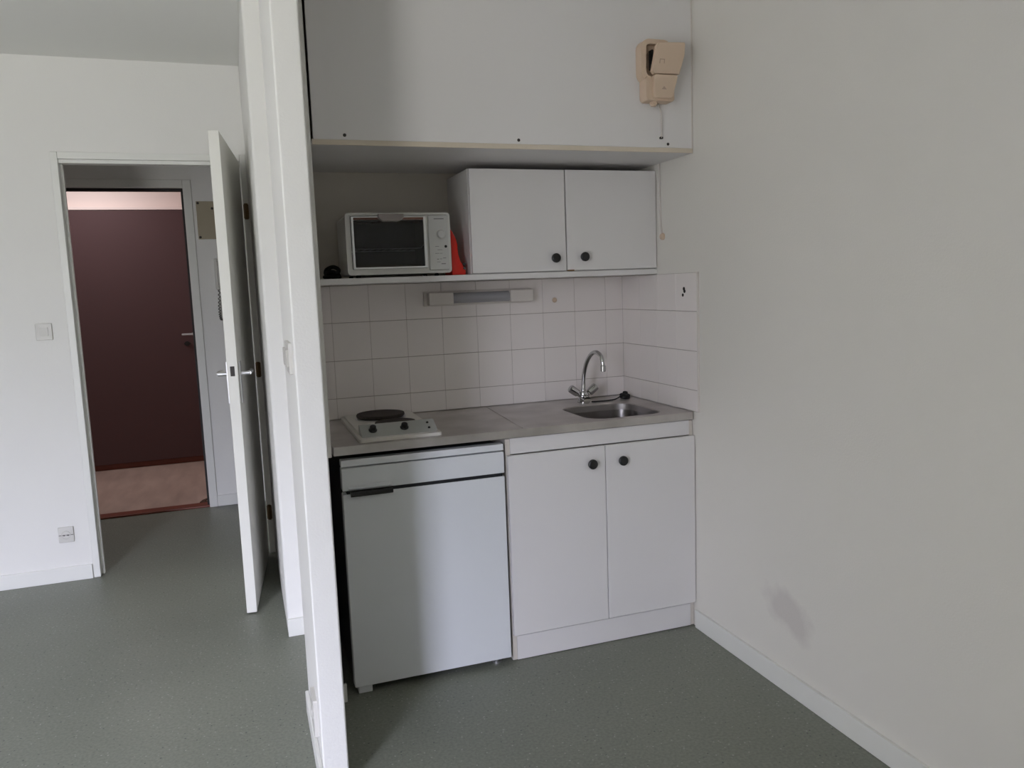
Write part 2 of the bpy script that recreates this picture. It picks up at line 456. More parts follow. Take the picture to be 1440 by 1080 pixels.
bm = B(); cyl(bm, (-2.05, YL - .049, 1.005), (-2.05, YL - .058, 1.005), .02); box(bm, -2.075, -2.025, YL - .056, YL - .05, .999, 1.011)
obj('keyhole', bm, M['black_seal'], d2)

# baseboards
def bb(name, x0, x1, y0, y1, h=.074):
    bm = B(); box(bm, x0, x1, y0, y1, 0, h, .003)
    struct(name, bm, M['trim'], True)
bb('baseboard_doorway', XL, -2.422, YD - .011, YD)
bb('baseboard_right', -.012, 0, YB, -.002)
bb('baseboard_partition', -1.523, -1.511, -.50, -.04)
bb('baseboard_duct', -1.5425, -1.475, D - .011, D)
bb('baseboard_niche', -1.445, -1.386, -.034, -.0205, .064)
bb('baseboard_hall', EX1 + .05, -.40, YH - .011, YH)
bb('baseboard_left', XL, XL + .012, YB, YD - .011)

# tiles: four courses, the lowest cut by the worktop, each tile its own raised square on the grout bed
def tiles(bm, u_edges, z_edges, put):
    for a, b in zip(u_edges, u_edges[1:]):
        for c, d in zip(z_edges, z_edges[1:]):
            put(bm, a + .0005, b - .0005, c + .0011, d - .0011)
ZE = [.8715, .9548, 1.1056, 1.2571, 1.4035]
back_edges = [-1.419] + [-1.2902 + .1498 * k for k in range(9)] + [-.0070]
right_edges = [-.027, .123, .273, .423, D - .0068]
t = empty('trim_5', (-.7, D, 1.1), kind='structure')
bm = B(); box(bm, -1.419, -.0005, D - .006, D, .8715, 1.4035); box(bm, -.006, 0, -.026, D - .006, .8715, 1.4035)
obj('grout', bm, M['grout'], t, False)
bm = B()
tiles(bm, back_edges, ZE, lambda bm, a, b, c, d: box(bm, a, b, D - .0075, D - .005, c, d, .0008, 1))
tiles(bm, right_edges, ZE, lambda bm, a, b, c, d: box(bm, -.0075, -.005, a, b, c, d, .0008, 1))
obj('tile_field', bm, M['tile'], t)
bm = B(); box(bm, -.0095, 0, -.034, -.0272, .872, 1.4045, .002)
obj('edge_bead', bm, M['lamp_white'], t)

# ================================================================== INTERIOR DOOR (open, hinged on the right)
hp = Vector((-1.597, 1.686, 0)); fe = Vector((-1.678, .885, 0))
u = (fe - hp); LW = u.length; u.normalize(); nrm = Vector((u.y, -u.x, 0))     # nrm points to the far (opening) side
if nrm.x > 0: nrm = -nrm
d1 = empty('door_1', hp, kind='structure')
def leafbox(bm, s0, s1, t0, t1, z0, z1, bev=.003):
    box(bm, s0, s1, t0, t1, z0, z1, bev)
def to_leaf(bm):
    for v in bm.verts:
        v.co = hp + u * v.co.x + nrm * v.co.y + Vector((0, 0, v.co.z))
bm = B(); leafbox(bm, .006, LW, -.0215, .0215, .006, 2.048); to_leaf(bm); obj('door_leaf', bm, M['doorpaint'], d1)
def leafpart(name, m_, f, parent=d1):
    bm = B(); f(bm); to_leaf(bm); return obj(name, bm, m_, parent)
hz = 1.052; hs = LW - .05
leafpart('lock_plate', M['screw'], lambda bm: box(bm, LW - .002, LW + .0012, -.009, .009, 1.045, 1.087, .001))
leafpart('handle_plate', M['alu'], lambda bm: box(bm, hs - .02, hs + .02, .0215, .029, .925, 1.105, .003))
leafpart('handle_plate', M['alu'], lambda bm: box(bm, hs - .02, hs + .02, -.029, -.0215, .925, 1.105, .003))
def lever(sgn):
    def f(bm):
        cyl(bm, (hs, sgn * .029, hz), (hs, sgn * .066, hz), .009, 16)
        tube(bm, smooth_path([(hs + .004, sgn * .062, hz), (hs - .03, sgn * .066, hz + .001), (hs - .075, sgn * .066, hz + .001), (hs - .118, sgn * .062, hz)]), .0085, 12)
    return f
leafpart('lever_handle', M['alu'], lever(1)); leafpart('lever_handle', M['alu'], lever(-1))
for z in (1.805, .995, .228):
    bm = B(); cyl(bm, (-1.5585, YD - .012, z - .04), (-1.5585, YD - .012, z + .04), .0095, 14, .002); box(bm, -1.571, -1.546, YD - .010, YD - .004, z - .035, z + .035)
    obj('hinge', bm, M['hinge'], d1)

# ================================================================== KITCHENETTE
KW = .77
cab = empty('base_cabinet', (-.385, .29, 0), 'white two-door base cabinet with round black knobs under the sink', 'cabinet')
bm = B()
box(bm, -KW - .004, -KW + .014, .0185, .57, .004, .835, .001); box(bm, -.018, -.003, .0185, .57, .004, .835, .001)
box(bm, -KW + .014, -.018, .03, .57, .095, .112); box(bm, -KW + .014, -.018, .56, .57, .112, .835)
obj('carcass', bm, M['carcass'], cab)
part('plinth', M['melamine'], cab, box, -KW + .0145, -.0185, .0175, .032, .003, .0945, .001)
part('fascia', M['melamine'], cab, box, -KW + .0145, -.0185, .0175, .032, .779, .8365, .001)
def door(name, x0, x1, y, z0, z1, th=.0165, bev=.0018): return part(name, M['melamine'], cab if y < .1 else ucab, box, x0, x1, y, y + th, z0, z1, bev)
KNOB = [(0, .0085), (.004, .008), (.009, .007), (.012, .0135), (.015, .0178), (.020, .0185), (.024, .0178), (.0265, .0145), (.0275, .009)]
def knob(par, x, y, z): return part('knob', M['black_plastic'], par, lathe, (x, y, z), (0, -1, 0), KNOB)
xs = -.3875
dl = door('door', -KW - .001, xs - .0015, 0, .1035, .7765); dr = door('door', xs + .0015, -.004, 0, .1035, .7765)
knob(dl, -.448, 0, .716); knob(dr, -.323, 0, .716)

# worktop: folded stainless sheet with the sink pressed in
wt = empty('worktop', (-.69, .29, .85), 'stainless steel worktop with pressed sink bowl over fridge and cabinet', 'worktop')
ZT = .870; SX0, SX1, SY0, SY1 = -.418, -.100, .046, .378
bm = B()
def sheet(bm):
    o = rrect(-1.3765, -.0085, .002, D - .009, .003, 10); i = rrect(SX0, SX1, SY0, SY1, .075, 10)
    n = len(o)
    oz = [bm.verts.new((x, y, ZT)) for x, y in o]; ob = [bm.verts.new((x, y, ZT - .0290)) for x, y in o]
    i2 = rrect(SX0 - .004, SX1 + .004, SY0 - .004, SY1 + .004, .079, 10)
    ia = [bm.verts.new((x, y, ZT)) for x, y in i2]; iz = [bm.verts.new((x, y, ZT - .004)) for x, y in i]; ib = [bm.verts.new((x, y, ZT - .0290)) for x, y in i]
    for k in range(n):
        j = (k + 1) % n
        bm.faces.new((oz[k], oz[j], ia[j], ia[k])); bm.faces.new((ia[k], ia[j], iz[j], iz[k])); bm.faces.new((iz[k], iz[j], ib[j], ib[k]))
        bm.faces.new((oz[j], oz[k], ob[k], ob[j])); bm.faces.new((ob[j], ob[k], ib[k], ib[j]))
sheet(bm)
obj('sheet', bm, M['steel'], wt)
bm = B()                                                           # sink bowl
prev = None
steps = [(0, -.0290, .075), (.004, -.06, .073), (.008, -.10, .07), (.014, -.125, .066), (.028, -.140, .055), (.06, -.145, .04)]
for ins, dz, r in steps:
    o = [bm.verts.new((x, y, ZT + dz)) for x, y in rrect(SX0 + ins, SX1 - ins, SY0 + ins, SY1 - ins, r, 10)]
    if prev:
        for k in range(len(o)): bm.faces.new((prev[k], prev[(k + 1) % len(o)], o[(k + 1) % len(o)], o[k]))
    prev = o
bm.faces.new(prev)
ge = bm.faces[:] ; bmesh.ops.solidify(bm, geom=ge, thickness=-.001)
obj('sink_bowl', bm, M['bowl_steel'], wt)
part('drain', M['chrome'], wt, lathe, (-.26, .235, ZT - .1448), (0, 0, 1), [(0, .03), (.002, .03), (.0025, .022), (.001, .02)])
bm = B(); lathe(bm, (SX1 - .0125, .19, ZT - .055), (-1, 0, 0), [(0, .014), (.002, .014), (.0025, .010)])
obj('overflow', bm, M['black_plastic'], wt)
bm = B()                                                           # raised drainer fold left of the bowl
tube(bm, [(-.668, D - .02, ZT - .001), (-.685, .30, ZT - .001), (-.705, .02, ZT - .001)], .0035, 10)
obj('fold', bm, M['steel'], wt)

# mixer tap
FX, FY = -.262, .462
tap = empty('mixer_tap', (FX, FY, ZT), 'chrome swan-neck mixer tap with two slanted handles at the sink', 'tap')
bm = B(); lathe(bm, (FX, FY, ZT), (0, 0, 1), [(0, .027), (.005, .027), (.007, .023), (.028, .021), (.036, .022), (.046, .019), (.05, .014)])
cyl(bm, (FX, FY + .004, ZT + .026), (FX - .004, FY - .046, ZT + .014), .017, 20, .003)
obj('body', bm, M['chrome'], tap)
sp = part('spout', M['chrome'], tap, tube, smooth_path([(FX, FY, ZT + .048), (FX + .001, FY, ZT + .085), (FX + .003, FY - .006, ZT + .13), (FX + .008, FY - .026, ZT + .178), (FX + .016, FY - .056, ZT + .211), (FX + .024, FY - .086, ZT + .2205), (FX + .031, FY - .112, ZT + .207), (FX + .034, FY - .124, ZT + .182), (FX + .035, FY - .126, ZT + .160)], 7), .0090, 14)
part('collar', M['chrome'], sp, lathe, (FX, FY, ZT + .046), (0, 0, 1), [(0, .011), (.012, .011), (.014, .0085)])
part('aerator', M['chrome'], sp, lathe, (FX + .035, FY - .126, ZT + .168), (0, 0, -1), [(0, .0085), (.002, .0115), (.024, .0115), (.026, .009)])
for s in (-1, 1):
    a = Vector((FX + s * .014, FY, ZT + .030)); dv = Vector((s * .062, .004, .048)).normalized()
    part('tap_handle', M['chrome'], tap, lathe, a, dv, [(0, .0095), (.014, .0095), (.017, .0155), (.03, .0172), (.052, .0178), (.058, .0165), (.061, .012)])

# sink plug with its strap
plug = empty('sink_plug', (-.062, .468, ZT), 'black rubber sink plug and strap lying in the worktop corner', 'plug')
bm = B(); lathe(bm, (-.062, .470, ZT + .0005), (.1, -.1, 1), [(0, .020), (.006, .023), (.016, .024), (.020, .020), (.022, .012), (.030, .010), (.032, .004)], 24)
obj('stopper', bm, M['rubber'], plug)
part('strap', M['rubber'], plug, tube, smooth_path([(-.062, .462, ZT + .026), (-.085, .452, ZT + .018), (-.118, .440, ZT + .006), (-.155, .432, ZT + .0035), (-.195, .436, ZT + .003), (-.235, .440, ZT + .0035)]), .0028, 8)

# two-plate hob
hob = empty('electric_hob', (-1.14, .3, ZT), 'white two-plate electric hob with sloping control panel on the worktop', 'hob')
HX0, HX1, HY0, HY1 = -1.284, -.998, .032, .560
bm = B(); prism(bm, rrect(HX0, HX1, HY0, HY1, .012), XY, ZT + .012, ZT + .0005, .004)
prism(bm, rrect(HX0 + .012, HX1 - .012, HY0 + .10, HY1 - .012, .010), XY, ZT + .020, ZT + .010, .004)
obj('base_plate', bm, M['hob_white'], hob)
cp = B()
prof = [(.060, ZT + .012), (.130, ZT + .046), (.142, ZT + .044), (.146, ZT + .012)]
prism(cp, prof, lambda a, b, d: Vector((d, a, b)), -1.270, -1.006)
cpo = obj('control_panel', cp, M['hob_panel'], hob)
sl = Vector((0, -.034, .070)).normalized()
def on_slope(x, f):
    return Vector((x, .060 + .070 * f, ZT + .012 + .034 * f))
for x in (-1.228, -1.118):
    part('knob', M['black_plastic'], cpo, lathe, on_slope(x, .5), sl, [(0, .0145), (.003, .015), (.006, .012), (.017, .0105), (.0185, .008)])
for f in (.32, .72):
    part('indicator_lamp', M['black_plastic'], cpo, lathe, on_slope(-1.032, f), sl, [(0, .0045), (.0025, .0045), (.004, .003)])
HOT = [(0, .072), (.004, .085), (.010, .0925), (.014, .093), (.018, .091), (.0185, .084), (.017, .030), (.016, .026)]
part('hot_plate', M['cast_iron'], hob, lathe, (-1.145, .420, ZT + .019), (0, 0, 1), HOT, 40)
part('plate_rim', M['alu'], hob, lathe, (-1.145, .420, ZT + .019), (0, 0, 1), [(0, .099), (.003, .0985), (.0035, .09)], 40)
part('hot_plate', M['cast_iron'], hob, lathe, (-1.125, .222, ZT + .019), (0, 0, 1), [(t_ * .8, r_ * .80) for t_, r_ in HOT], 40)

# fridge under the worktop
fr = empty('refrigerator', (-1.07, .28, 0), 'small white undercounter fridge with recessed black door grip', 'fridge')
FX0, FX1 = -1.355, -.785
bm = B(); box(bm, FX0 + .006, FX1 - .006, .055, .55, .018, .815, .004)
obj('cabinet_body', bm, M['fridge_body'], fr)
part('door_seal', M['fridge_dark'], fr, box, FX0 + .008, FX1 - .008, .040, .058, .022, .812)
part('top_panel', M['fridge'], fr, box, FX0, FX1, .002, .040, .8000, .8235, .003)
part('upper_panel', M['fridge'], fr, box, FX0, FX1, 0, .042, .7185, .796, .0035)
low = part('door', M['fridge'], fr, box, FX0, FX1, 0, .042, .026, .7075, .0035)
part('dark_strip', M['fridge_dark'], fr, box, FX0 + .014, FX1 - .008, .0025, .03, .7072, .7188)
gr = B()
prism(gr, [(-.004, .7195), (-.016, .727), (-.0165, .731), (.002, .7365), (.002, .7195)], YZ, -1.336, -1.192)
obj('grip', gr, M['fridge'], fr)
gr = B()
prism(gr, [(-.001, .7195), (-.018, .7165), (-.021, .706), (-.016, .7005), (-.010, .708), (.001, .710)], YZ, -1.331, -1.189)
obj('grip_black_lip', gr, M['black_plastic'], fr); gr = fr.children[-1]; gr.name = 'grip_lip'  # black plastic lip under the grip
bm = B(); box(bm, FX0 + .012, FX0 + .06, .006, .05, 0, .0255, .003)
obj('foot', bm, M['fridge'], fr)
bm = B(); lathe(bm, (FX1 - .045, .04, 0), (0, 0, 1), [(0, .017), (.008, .017), (.009, .006), (.026, .006)]); box(bm, FX1 - .10, FX1 - .03, .03, .07, .0175, .0255)
obj('foot', bm, M['alu'], fr)
for x in (FX0 + .04, FX1 - .045):
    bm = B(); lathe(bm, (x, .49, 0), (0, 0, 1), [(0, .017), (.008, .017), (.009, .008), (.020, .008)]); obj('foot', bm, M['alu'], fr)

# shelf board and the wall cabinet standing on it
SY = .274; ST = 1.4265; SB = 1.4055
sh = tag(obj('wall_shelf', (lambda bm: (box(bm, -1.380, -.0015, SY, D - .001, SB, ST, .0015), bm)[1])(B()), M['melamine']), 'long white shelf board carrying small oven and wall cabinet', 'shelf')
UX0 = -.792
ucab = empty('wall_cabinet', (-.4, .43, ST), 'white two-door wall cabinet with black knobs standing on the shelf', 'cabinet')
bm = B()
box(bm, UX0, UX0 + .016, SY + .018, D - .001, ST + .0005, 1.819, .001); box(bm, -.019, -.003, SY + .018, D - .001, ST + .0005, 1.819, .001)
box(bm, UX0 + .016, -.019, SY + .018, D - .001, 1.803, 1.819); box(bm, UX0 + .016, -.019, SY + .018, D - .001, ST + .0005, ST + .016); box(bm, UX0 + .016, -.019, D - .012, D - .001, ST + .016, 1.803)
obj('carcass', bm, M['melamine'], ucab)
ul = door('door', UX0 + .002, -.4055, SY, 1.4305, 1.8175); ur = door('door', -.4005, -.004, SY, 1.4305, 1.8175)
knob(ul, -.456, SY, 1.480); knob(ur, -.333, SY, 1.482)
part('chipped_corner', M['raw_edge'], ur, box, -.400, -.372, SY - .0006, SY + .012, 1.4285, 1.4335, .001)

# boxed-in panel above
bh = empty('overhead_panel', (-.69, .29, 1.85), 'big white panel boxed in above the kitchenette', 'panel')
part('front_panel', M['melamine'], bh, box, -1.374, -.0015, .0025, .0185, 1.8595, HC - .002, .001)
part('bottom_board', M['melamine'], bh, box, -1.380, -.0015, .0045, D - .001, 1.843, 1.859)
part('edge_band', M['edge_beige'], bh, box, -1.379, -.0015, 0.0012, .0043, 1.8425, 1.8592, .0008)
for x, z in ((-1.276, 1.8735), (-.687, 1.8725), (-.105, 1.8725)):
    part('screw', M['screw'], bh, lathe, (x, .003, z), (0, -1, 0), [(0, .0055), (.001, .0055), (.002, .004)], 14)
part('corner_strip', M['lamp_white'], bh, box, -.006, -.0015, .0014, .0024, 1.8595, HC - .002, .0008)

# ================================================================== THINGS ON SHELF AND WALLS
# mini oven
OY = .282; OX0, OX1, OZ0, OZ1 = -1.254, -.871, 1.4375, 1.6565
ov = empty('mini_oven', ((OX0 + OX1) / 2, OY + .12, ST), 'small white countertop oven with dark glass door on the shelf', 'oven')
def yo(v, d=0): return lambda a, b, q: Vector((a, q, b))
CX0, CX1, CZ0, CZ1 = -1.236, -.958, 1.4565, 1.646                  # door opening
bm = B()
ring(bm, rrect(OX0, OX1, OZ0, OZ1, .012, 5), rrect(CX0, CX1, CZ0, CZ1, .004, 5), XZ, OY + .004, OY + .014)
ring(bm, rrect(OX0 + .002, OX1 - .002, OZ0 + .002, OZ1 - .002, .012, 5), rrect(OX0 + .006, OX1 - .006, OZ0 + .006, OZ1 - .006, .008, 5), XZ, OY + .014, OY + .255)
box(bm, OX0 + .006, OX1 - .006, OY + .248, OY + .255, OZ0 + .006, OZ1 - .006)
obj('shell', bm, M['oven_white'], ov)
bm = B()                                                           # raised lip round the face
ring(bm, rrect(OX0 - .001, OX1 + .001, OZ0 - .001, OZ1 + .001, .013, 5), rrect(OX0 + .007, OX1 - .007, OZ0 + .007, OZ1 - .007, .008, 5), XZ, OY - .004, OY + .0045)
obj('face_rim', bm, M['oven_white'], ov)
bm = B()
box(bm, CX0 + .002, CX1 - .002, OY + .19, OY + .194, CZ0, CZ1); box(bm, CX0 - .003, CX0 + .002, OY + .016, OY + .194, CZ0, CZ1); box(bm, CX1 - .002, CX1 + .003, OY + .016, OY + .194, CZ0, CZ1)
box(bm, CX0, CX1, OY + .016, OY + .194, CZ0 - .003, CZ0); box(bm, CX0, CX1, OY + .016, OY + .194, CZ1, CZ1 + .003)
obj('cavity', bm, M['oven_in'], ov, False)
for z in (1.632, 1.470):
    part('heating_tube', M['heater'], ov, tube, [(CX0 + .004, OY + .09, z), (CX1 - .004, OY + .09, z)], .005, 10)
bm = B()                                                           # wire rack seen through the glass
tube(bm, smooth_path([(-1.231, OY + .022, 1.5435), (-1.222, OY + .022, 1.534), (-1.205, OY + .022, 1.5305), (-.995, OY + .022, 1.5305), (-.976, OY + .022, 1.535), (-.966, OY + .022, 1.5435)], 4), .0019, 8)
for k in range(9):
    x = -1.205 + .0262 * k; tube(bm, [(x, OY + .022, 1.529), (x, OY + .18, 1.529)], .0011, 6)
tube(bm, [(-1.23, OY + .18, 1.529), (-.966, OY + .18, 1.529)], .0016, 8)
obj('wire_rack', bm, M['alu'], ov)
od = B(); ring(od, rrect(CX0 + .002, CX1 - .002, CZ0 + .001, CZ1 - .002, .003, 3), rrect(CX0 + .010, CX1 - .012, CZ0 + .007, CZ1 - .014, .003, 3), XZ, OY - .004, OY + .006)
odo = obj('door_frame', od, M['alu'], ov)
bm = B(); box(bm, CX0 + .010, CX1 - .012, OY + .0005, OY + .0035, CZ0 + .007, CZ1 - .014)
obj('glass_pane', bm, M['oven_glass'], odo, False)
part('reflection_strip', M['heater'], odo, box, CX0 + .010, CX1 - .012, OY - .0045, OY - .002, CZ1 - .014, CZ1 - .005, .001)  # brown strip drawn in as the heating element's reflection
bm = B(); prism(bm, [(-1.138, 1.652), (-1.045, 1.652), (-1.045, 1.639), (-1.058, 1.628), (-1.066, 1.6255), (-1.119, 1.6255), (-1.127, 1.628), (-1.138, 1.639)], XZ, OY - .024, OY - .002, .004)
obj('handle', bm, M['oven_handle'], odo)
bm = B(); box(bm, -.9525, OX1 - .006, OY - .003, OY + .006, OZ0 + .010, OZ1 - .008, .003)
ovp = obj('control_panel', bm, M['oven_panel'], ov)
ring_b = B(); lathe(ring_b, (-.907, OY - .003, 1.578), (0, -1, 0), [(0, .019), (.0015, .019), (.002, .018)], 28)
ro = obj('dial_ring', ring_b, M['oven_white'], ovp)
part('dial', M['oven_panel'], ovp, lathe, (-.907, OY - .0045, 1.578), (0, -1, 0), [(0, .0165), (.006, .0165), (.014, .0135), (.0155, .011)], 26)
part('pilot_lamp', M['black_plastic'], ovp, lathe, (-.8895, OY - .003, 1.5335), (0, -1, 0), [(0, .0052), (.0015, .0052), (.0022, .004)], 16)
for (a, b, z, h) in ((-.931, -.893, 1.6345, .0032), (-.930, -.915, 1.5340, .0016), (-.922, -.903, 1.5215, .0016), (-.931, -.916, 1.5085, .0016), (-.914, -.903, 1.5085, .0014), (-.925, -.918, 1.4870, .0028), (-.914, -.905, 1.4880, .0018), (-.902, -.890, 1.4910, .0022), (-.925, -.912, 1.4770, .0014), (-.909, -.892, 1.4700, .0030)):
    part('printed_mark', M['oven_mark'], ovp, box, a, b, OY - .0034, OY - .0028, z - h / 2, z + h / 2, smooth=False)
for x in (OX0 + .04, OX1 - .05):
    for y in (OY + .03, OY + .22):
        part('foot', M['black_plastic'], ov, lathe, (x, y, ST + .0003), (0, 0, 1), [(0, .008), (.004, .009), (.0112, .007)], 14)

# red container wedged between oven and cabinet
bm = B()
prism(bm, [(.335, 1.430), (.335, 1.5980), (.345, 1.604), (.360, 1.600), (.372, 1.585), (.376, 1.56), (.376, 1.430)], YZ, -.864, -.852)
# the visible body bulges to the right lower down
rx = [(-.860, 1.4275), (-.806, 1.4275), (-.806, 1.443), (-.812, 1.457), (-.822, 1.464), (-.830, 1.476), (-.8335, 1.505), (-.834, 1.540), (-.839, 1.562), (-.850, 1.586), (-.860, 1.600)]
bm.free(); bm = B(); prism(bm, rx, XZ, .312, .420, .004)
red = empty('red_container', (-.835, .36, ST), 'bright red plastic container wedged between small oven and wall cabinet', 'container')
obj('shell', bm, M['red'], red)
bm = B()
for z, y in ((1.4665, .306), (1.452, .305)):
    cyl(bm, (-.8135, y - .003, z), (-.8105, .318, z), .0055, 12)
obj('dark_hole_pegs', bm, M['black_plastic'], red); red.children[-1].name = 'hole_peg'  # black pegs added where the container has dark holes

# black cord coiled behind the oven
cd = B()
tube(cd, smooth_path([(-1.268, .50, ST + .008), (-1.290, .44, ST + .010), (-1.316, .420, ST + .016), (-1.312, .455, ST + .036), (-1.286, .462, ST + .048), (-1.268, .435, ST + .036), (-1.282, .412, ST + .022), (-1.308, .405, ST + .030), (-1.314, .44, ST + .020), (-1.290, .448, ST + .030), (-1.274, .425, ST + .014), (-1.300, .400, ST + .010), (-1.322, .430, ST + .010), (-1.300, .465, ST + .018), (-1.276, .455, ST + .024), (-1.262, .47, ST + .010), (-1.262, .53, ST + .008)], 6), .0075, 8)
tag(obj('appliance_cord', cd, M['rubber']), 'coiled black power cord on the shelf beside the small oven', 'power cord')

# lamp under the shelf
lx0, lx1, lz0, lz1 = -.912, -.453, 1.3105, 1.3640
lamp = empty('wall_lamp', (-.68, D - .01, 1.34), 'slim white strip lamp with grey diffuser under the shelf', 'lamp')
yb = D - .0078
part('back_plate', M['lamp_white'], lamp, box, lx0 - .006, lx1 + .004, yb - .016, yb, lz0 - .003, lz1 + .003, .003)
part('end_cap', M['lamp_white'], lamp, box, lx0 + .006, lx0 + .110, yb - .058, yb - .014, lz0 + .001, lz1 - .001, .005)
part('end_cap', M['lamp_white'], lamp, box, lx1 - .104, lx1, yb - .058, yb - .014, lz0 + .001, lz1 - .001, .005)
bm = B(); prism(bm, [(yb - .014, lz0 + .005)] + [(yb - .030 - .022 * math.sin(PI * k / 10), (lz0 + lz1) / 2 - .0215 * math.cos(PI * k / 10)) for k in range(11)] + [(yb - .014, lz1 - .005)], YZ, lx0 + .109, lx1 - .103)
obj('diffuser', bm, M['diffuser'], lamp)

# weatherproof socket on the overhead panel with its lid hanging open
so = empty('weatherproof_socket', (-.13, .0, 2.12), 'beige weatherproof socket box with open flap on the overhead panel', 'socket')
bm = B(); o = rrect(-.233, -.112, 2.078, 2.223, .032, 7); i = rrect(-.214, -.128, 2.097, 2.207, .016, 7)
ring(bm, o, i, XZ, -.041, 0.0006)
prism(bm, i, XZ, -.014, 0.0006)
obj('box', bm, M['beige_plastic'], so)
bm = B(); lathe(bm, (-.170, -.0135, 2.155), (0, -1, 0), [(0, .036), (.004, .036), (.005, .032), (.002, .030)], 30)
obj('recess', bm, M['beige_dark'], so)
bm = B(); prism(bm, rrect(-.190, -.181, 2.122, 2.190, .004), XZ, -.034, -.013)
obj('slot', bm, M['black_plastic'], so)  # black strip standing in for the shaded gap under the flap
# lid: a slanted plate standing off the box, wider at its top
bm = B()
lid = [(-.203, 2.110), (-.194, 2.101), (-.092, 2.104), (-.081, 2.166), (-.081, 2.200), (-.085, 2.206), (-.186, 2.201), (-.194, 2.192)]
prism(bm, lid, lambda a, b, q: Vector((a, q - (b - 2.101) * .23, b)), -.062, -.046, .004)
obj('flap', bm, M['beige_plastic'], so)
bm = B()
lq = lambda a, b, q: Vector((a, q - (b - 2.101) * .23, b))
for ou_ in ([(-.178, 2.146), (-.158, 2.146), (-.158, 2.1485), (-.178, 2.1485)], [(-.178, 2.134), (-.1755, 2.134), (-.1755, 2.146), (-.178, 2.146)], [(-.1605, 2.134), (-.158, 2.134), (-.158, 2.146), (-.1605, 2.146)]):
    prism(bm, ou_, lq, -.0628, -.0615)
obj('embossed_mark', bm, M['beige_dark'], so, False)
bm = B(); prism(bm, rrect(-.220, -.108, 2.012, 2.094, [.006, .006, .006, .014]), XZ, -.050, 0.0006, .005)
prism(bm, [(-.196, 2.022), (-.190, 2.018), (-.126, 2.020), (-.120, 2.026), (-.100, 2.092), (-.104, 2.0995), (-.190, 2.0995), (-.196, 2.092)], XZ, -.064, -.048, .004)
lowb = obj('lower_cover', bm, M['beige_plastic'], so)
bm = B(); prism(bm, [(-.167, 2.048), (-.147, 2.048), (-.157, 2.059)], XZ, -.0646, -.0636)
obj('arrow_mark', bm, M['beige_dark'], lowb, False)
bm = B(); lathe(bm, (-.178, -.024, 2.014), (0, 0, -1), [(0, .014), (.010, .014), (.012, .010), (.016, .010)], 16); lathe(bm, (-.178, -.0385, 2.004), (0, -1, 0), [(0, .0045), (.001, .0045)], 12)
obj('cable_gland', bm, M['beige_plastic'], so)
bm = B(); tube(bm, smooth_path([(-.150, -.010, 2.010), (-.142, -.002, 1.998), (-.1345, -.0026, 1.98), (-.1335, -.0026, 1.93), (-.134, -.0026, 1.905), (-.136, -.0024, 1.892)]), .003, 8)
cbl = obj('cable', bm, M['cable_white'], so)
bm = B(); prism(bm, rrect(-.142, -.129, 1.889, 1.897, .003), XZ, -.005, 0.0006); obj('cable_clip', bm, M['screw'], so)

# cable running down the right wall to a small cap
wc = empty('wall_cable', (0, .236, 1.7), 'thin pinkish cable down the wall beside the wall cabinet', 'cable')
part('sheath', M['cable_white'], wc, tube, [(-.004, .246, 1.8425), (-.004, .243, 1.70), (-.004, .238, 1.60), (-.004, .230, 1.565)], .0042, 8)
part('end_cap', M['beige_plastic'], wc, lathe, (0, .226, 1.553), (-1, 0, 0), [(0, .014), (.006, .014), (.011, .011), (.013, .006)], 18, label='small beige round cap')

# small oval cap on the tiles and the drilled holes
bm = B(); lathe(bm, (-.336, D - .0076, 1.311), (0, -1, 0), [(0, .011), (.003, .0105), (.006, .006)], 18)
tag(obj('tile_cap', bm, M['beige_plastic']), 'tiny beige cap on the tiles right of the strip lamp', 'cap')
hk = empty('wall_plug', (-.01, .055, 1.335), 'dark drilled wall plugs in a tile high on the right side wall', 'wall plug')
bm = B()
for y, z in ((.062, 1.343), (.058, 1.334)):
    lathe(bm, (-.0074, y, z), (-1, 0, 0), [(0, .0072), (.0012, .0072), (.002, .005)], 14)
obj('upper_plug', bm, M['hole'], hk)
bm = B(); lathe(bm, (-.0074, .070, 1.319), (-1, 0, 0), [(0, .0062), (.0012, .0062), (.002, .004)], 14)
obj('lower_plug', bm, M['hole'], hk)

# light switch beside the doorway
sw = empty('light_switch', (-2.522, YD, 1.243), 'square grey light switch on the wall beside the doorway', 'switch')
part('plate', M['switch'], sw, box, -2.557, -2.486, YD - .010, YD, 1.203, 1.283, .003)
bm = B(); prism(bm, rrect(-2.540, -2.503, 1.222, 1.263, .003), XZ, YD - .014, YD - .009, .001)
obj('rocker', bm, M['switch_key'], sw)
ou = empty('power_outlet', (-2.522, YD, .238), 'square white power outlet low on the wall beside the doorway', 'outlet')
bm = B(); box(bm, -2.556, -2.488, YD - .010, YD, .200, .278, .003)
obj('plate', bm, M['switch'], ou)
bm = B(); ring(bm, [(-2.522 + .021 * math.cos(2 * PI * k / 24), .238 + .021 * math.sin(2 * PI * k / 24)) for k in range(24)], [(-2.522 + .018 * math.cos(2 * PI * k / 24), .238 + .018 * math.sin(2 * PI * k / 24)) for k in range(24)], XZ, YD - .012, YD - .009)
obj('socket_ring', bm, M['switch_key'], ou)
bm = B(); box(bm, -2.554, -2.490, YD - .0106, YD - .0098, .236, .2385); 
for x in (-2.531, -2.513): lathe(bm, (x, YD - .0098, .2365), (0, -1, 0), [(0, .0035), (.001, .0035)], 12)
obj('slot', bm, M['screw'], ou, False)

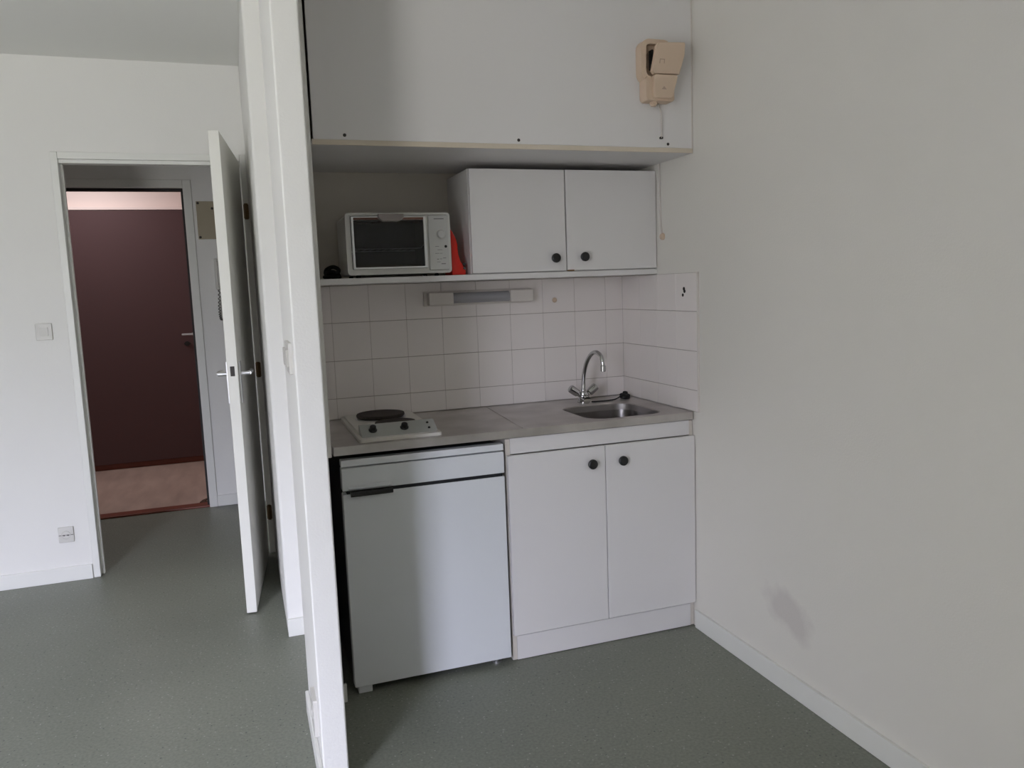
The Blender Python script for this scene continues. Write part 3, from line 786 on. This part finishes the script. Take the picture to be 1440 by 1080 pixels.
# switch and outlet on the side of the partition
xw = -1.511
s2 = empty('light_switch', (xw, -.34, 1.205), 'grey light switch seen edge-on on the side of the partition', 'switch')
bm = B(); prism(bm, rrect(-.425, -.265, 1.163, 1.248, .004), YZ, xw - .009, xw, .002)
obj('plate', bm, M['switch'], s2)
for y in (-.385, -.305):
    bm = B(); prism(bm, rrect(y - .024, y + .024, 1.182, 1.230, .003), YZ, xw - .016, xw - .008, .001)
    obj('rocker', bm, M['switch_key'], s2)
o2 = empty('power_outlet', (xw, -.385, .18), 'white power outlet seen edge-on low on the side of the partition', 'outlet')
bm = B(); prism(bm, rrect(-.43, -.34, .125, .235, .004), YZ, xw - .012, xw, .002)
obj('plate', bm, M['switch'], o2)
bm = B(); lathe(bm, (xw - .011, -.385, .18), (-1, 0, 0), [(0, .021), (.003, .021), (.0035, .018), (.001, .017)], 22)
obj('socket_ring', bm, M['switch_key'], o2)

# in the hall: cover board, door telephone, scrap on the threshold
bd = empty('cover_board', (-1.74, YH, 1.8), 'beige square cover board screwed to the hall wall', 'board')
part('panel', M['board'], bd, box, -1.837, -1.600, YH - .014, YH, 1.748, 1.985, .002)
for x, z in ((-1.825, 1.973), (-1.612, 1.973), (-1.825, 1.760), (-1.612, 1.760), (-1.742, 1.940)):
    part('screw', M['screw'], bd, lathe, (x, YH - .0135, z), (0, -1, 0), [(0, .008), (.0015, .008), (.003, .005)], 12)
ph = empty('door_telephone', (-1.715, YH, 1.5), 'pale wall handset with coiled cord half hidden behind the open door', 'intercom')
part('base', M['handset'], ph, box, -1.757, -1.672, YH - .035, YH, 1.425, 1.622, .006)
bm = B(); prism(bm, [(YH - .035, 1.435), (YH - .06, 1.432), (YH - .07, 1.45), (YH - .055, 1.475), (YH - .052, 1.575), (YH - .07, 1.598), (YH - .06, 1.618), (YH - .035, 1.614)], YZ, -1.742, -1.700, .003)
obj('handset', bm, M['handset'], ph)
pts = []
for k in range(90):
    a = k / 89; ang = k * 1.25
    cx = -1.738 + .022 * math.sin(a * PI * 1.0) * -1 + .03 * a; cz = 1.43 - .20 * math.sin(a * PI * .72)
    pts.append((cx + .006 * math.cos(ang), YH - .028 + .006 * math.sin(ang), cz))
part('coiled_cord', M['cord_grey'], ph, tube, pts, .003, 6)
sp_ = B(); prism(sp_, [(-1.975, 2.985), (-1.94, 2.968), (-1.925, 2.992), (-1.945, 3.012), (-1.932, 3.05), (-1.918, 3.085), (-1.944, 3.075), (-1.958, 3.03)], lambda a, b, q: Vector((a, b, q + .008 * math.sin(60 * a) ** 2)), .0005, .006)
tag(obj('paper_scrap', sp_, M['scrap']), 'small brown scrap at the right end of the entrance threshold', 'scrap')
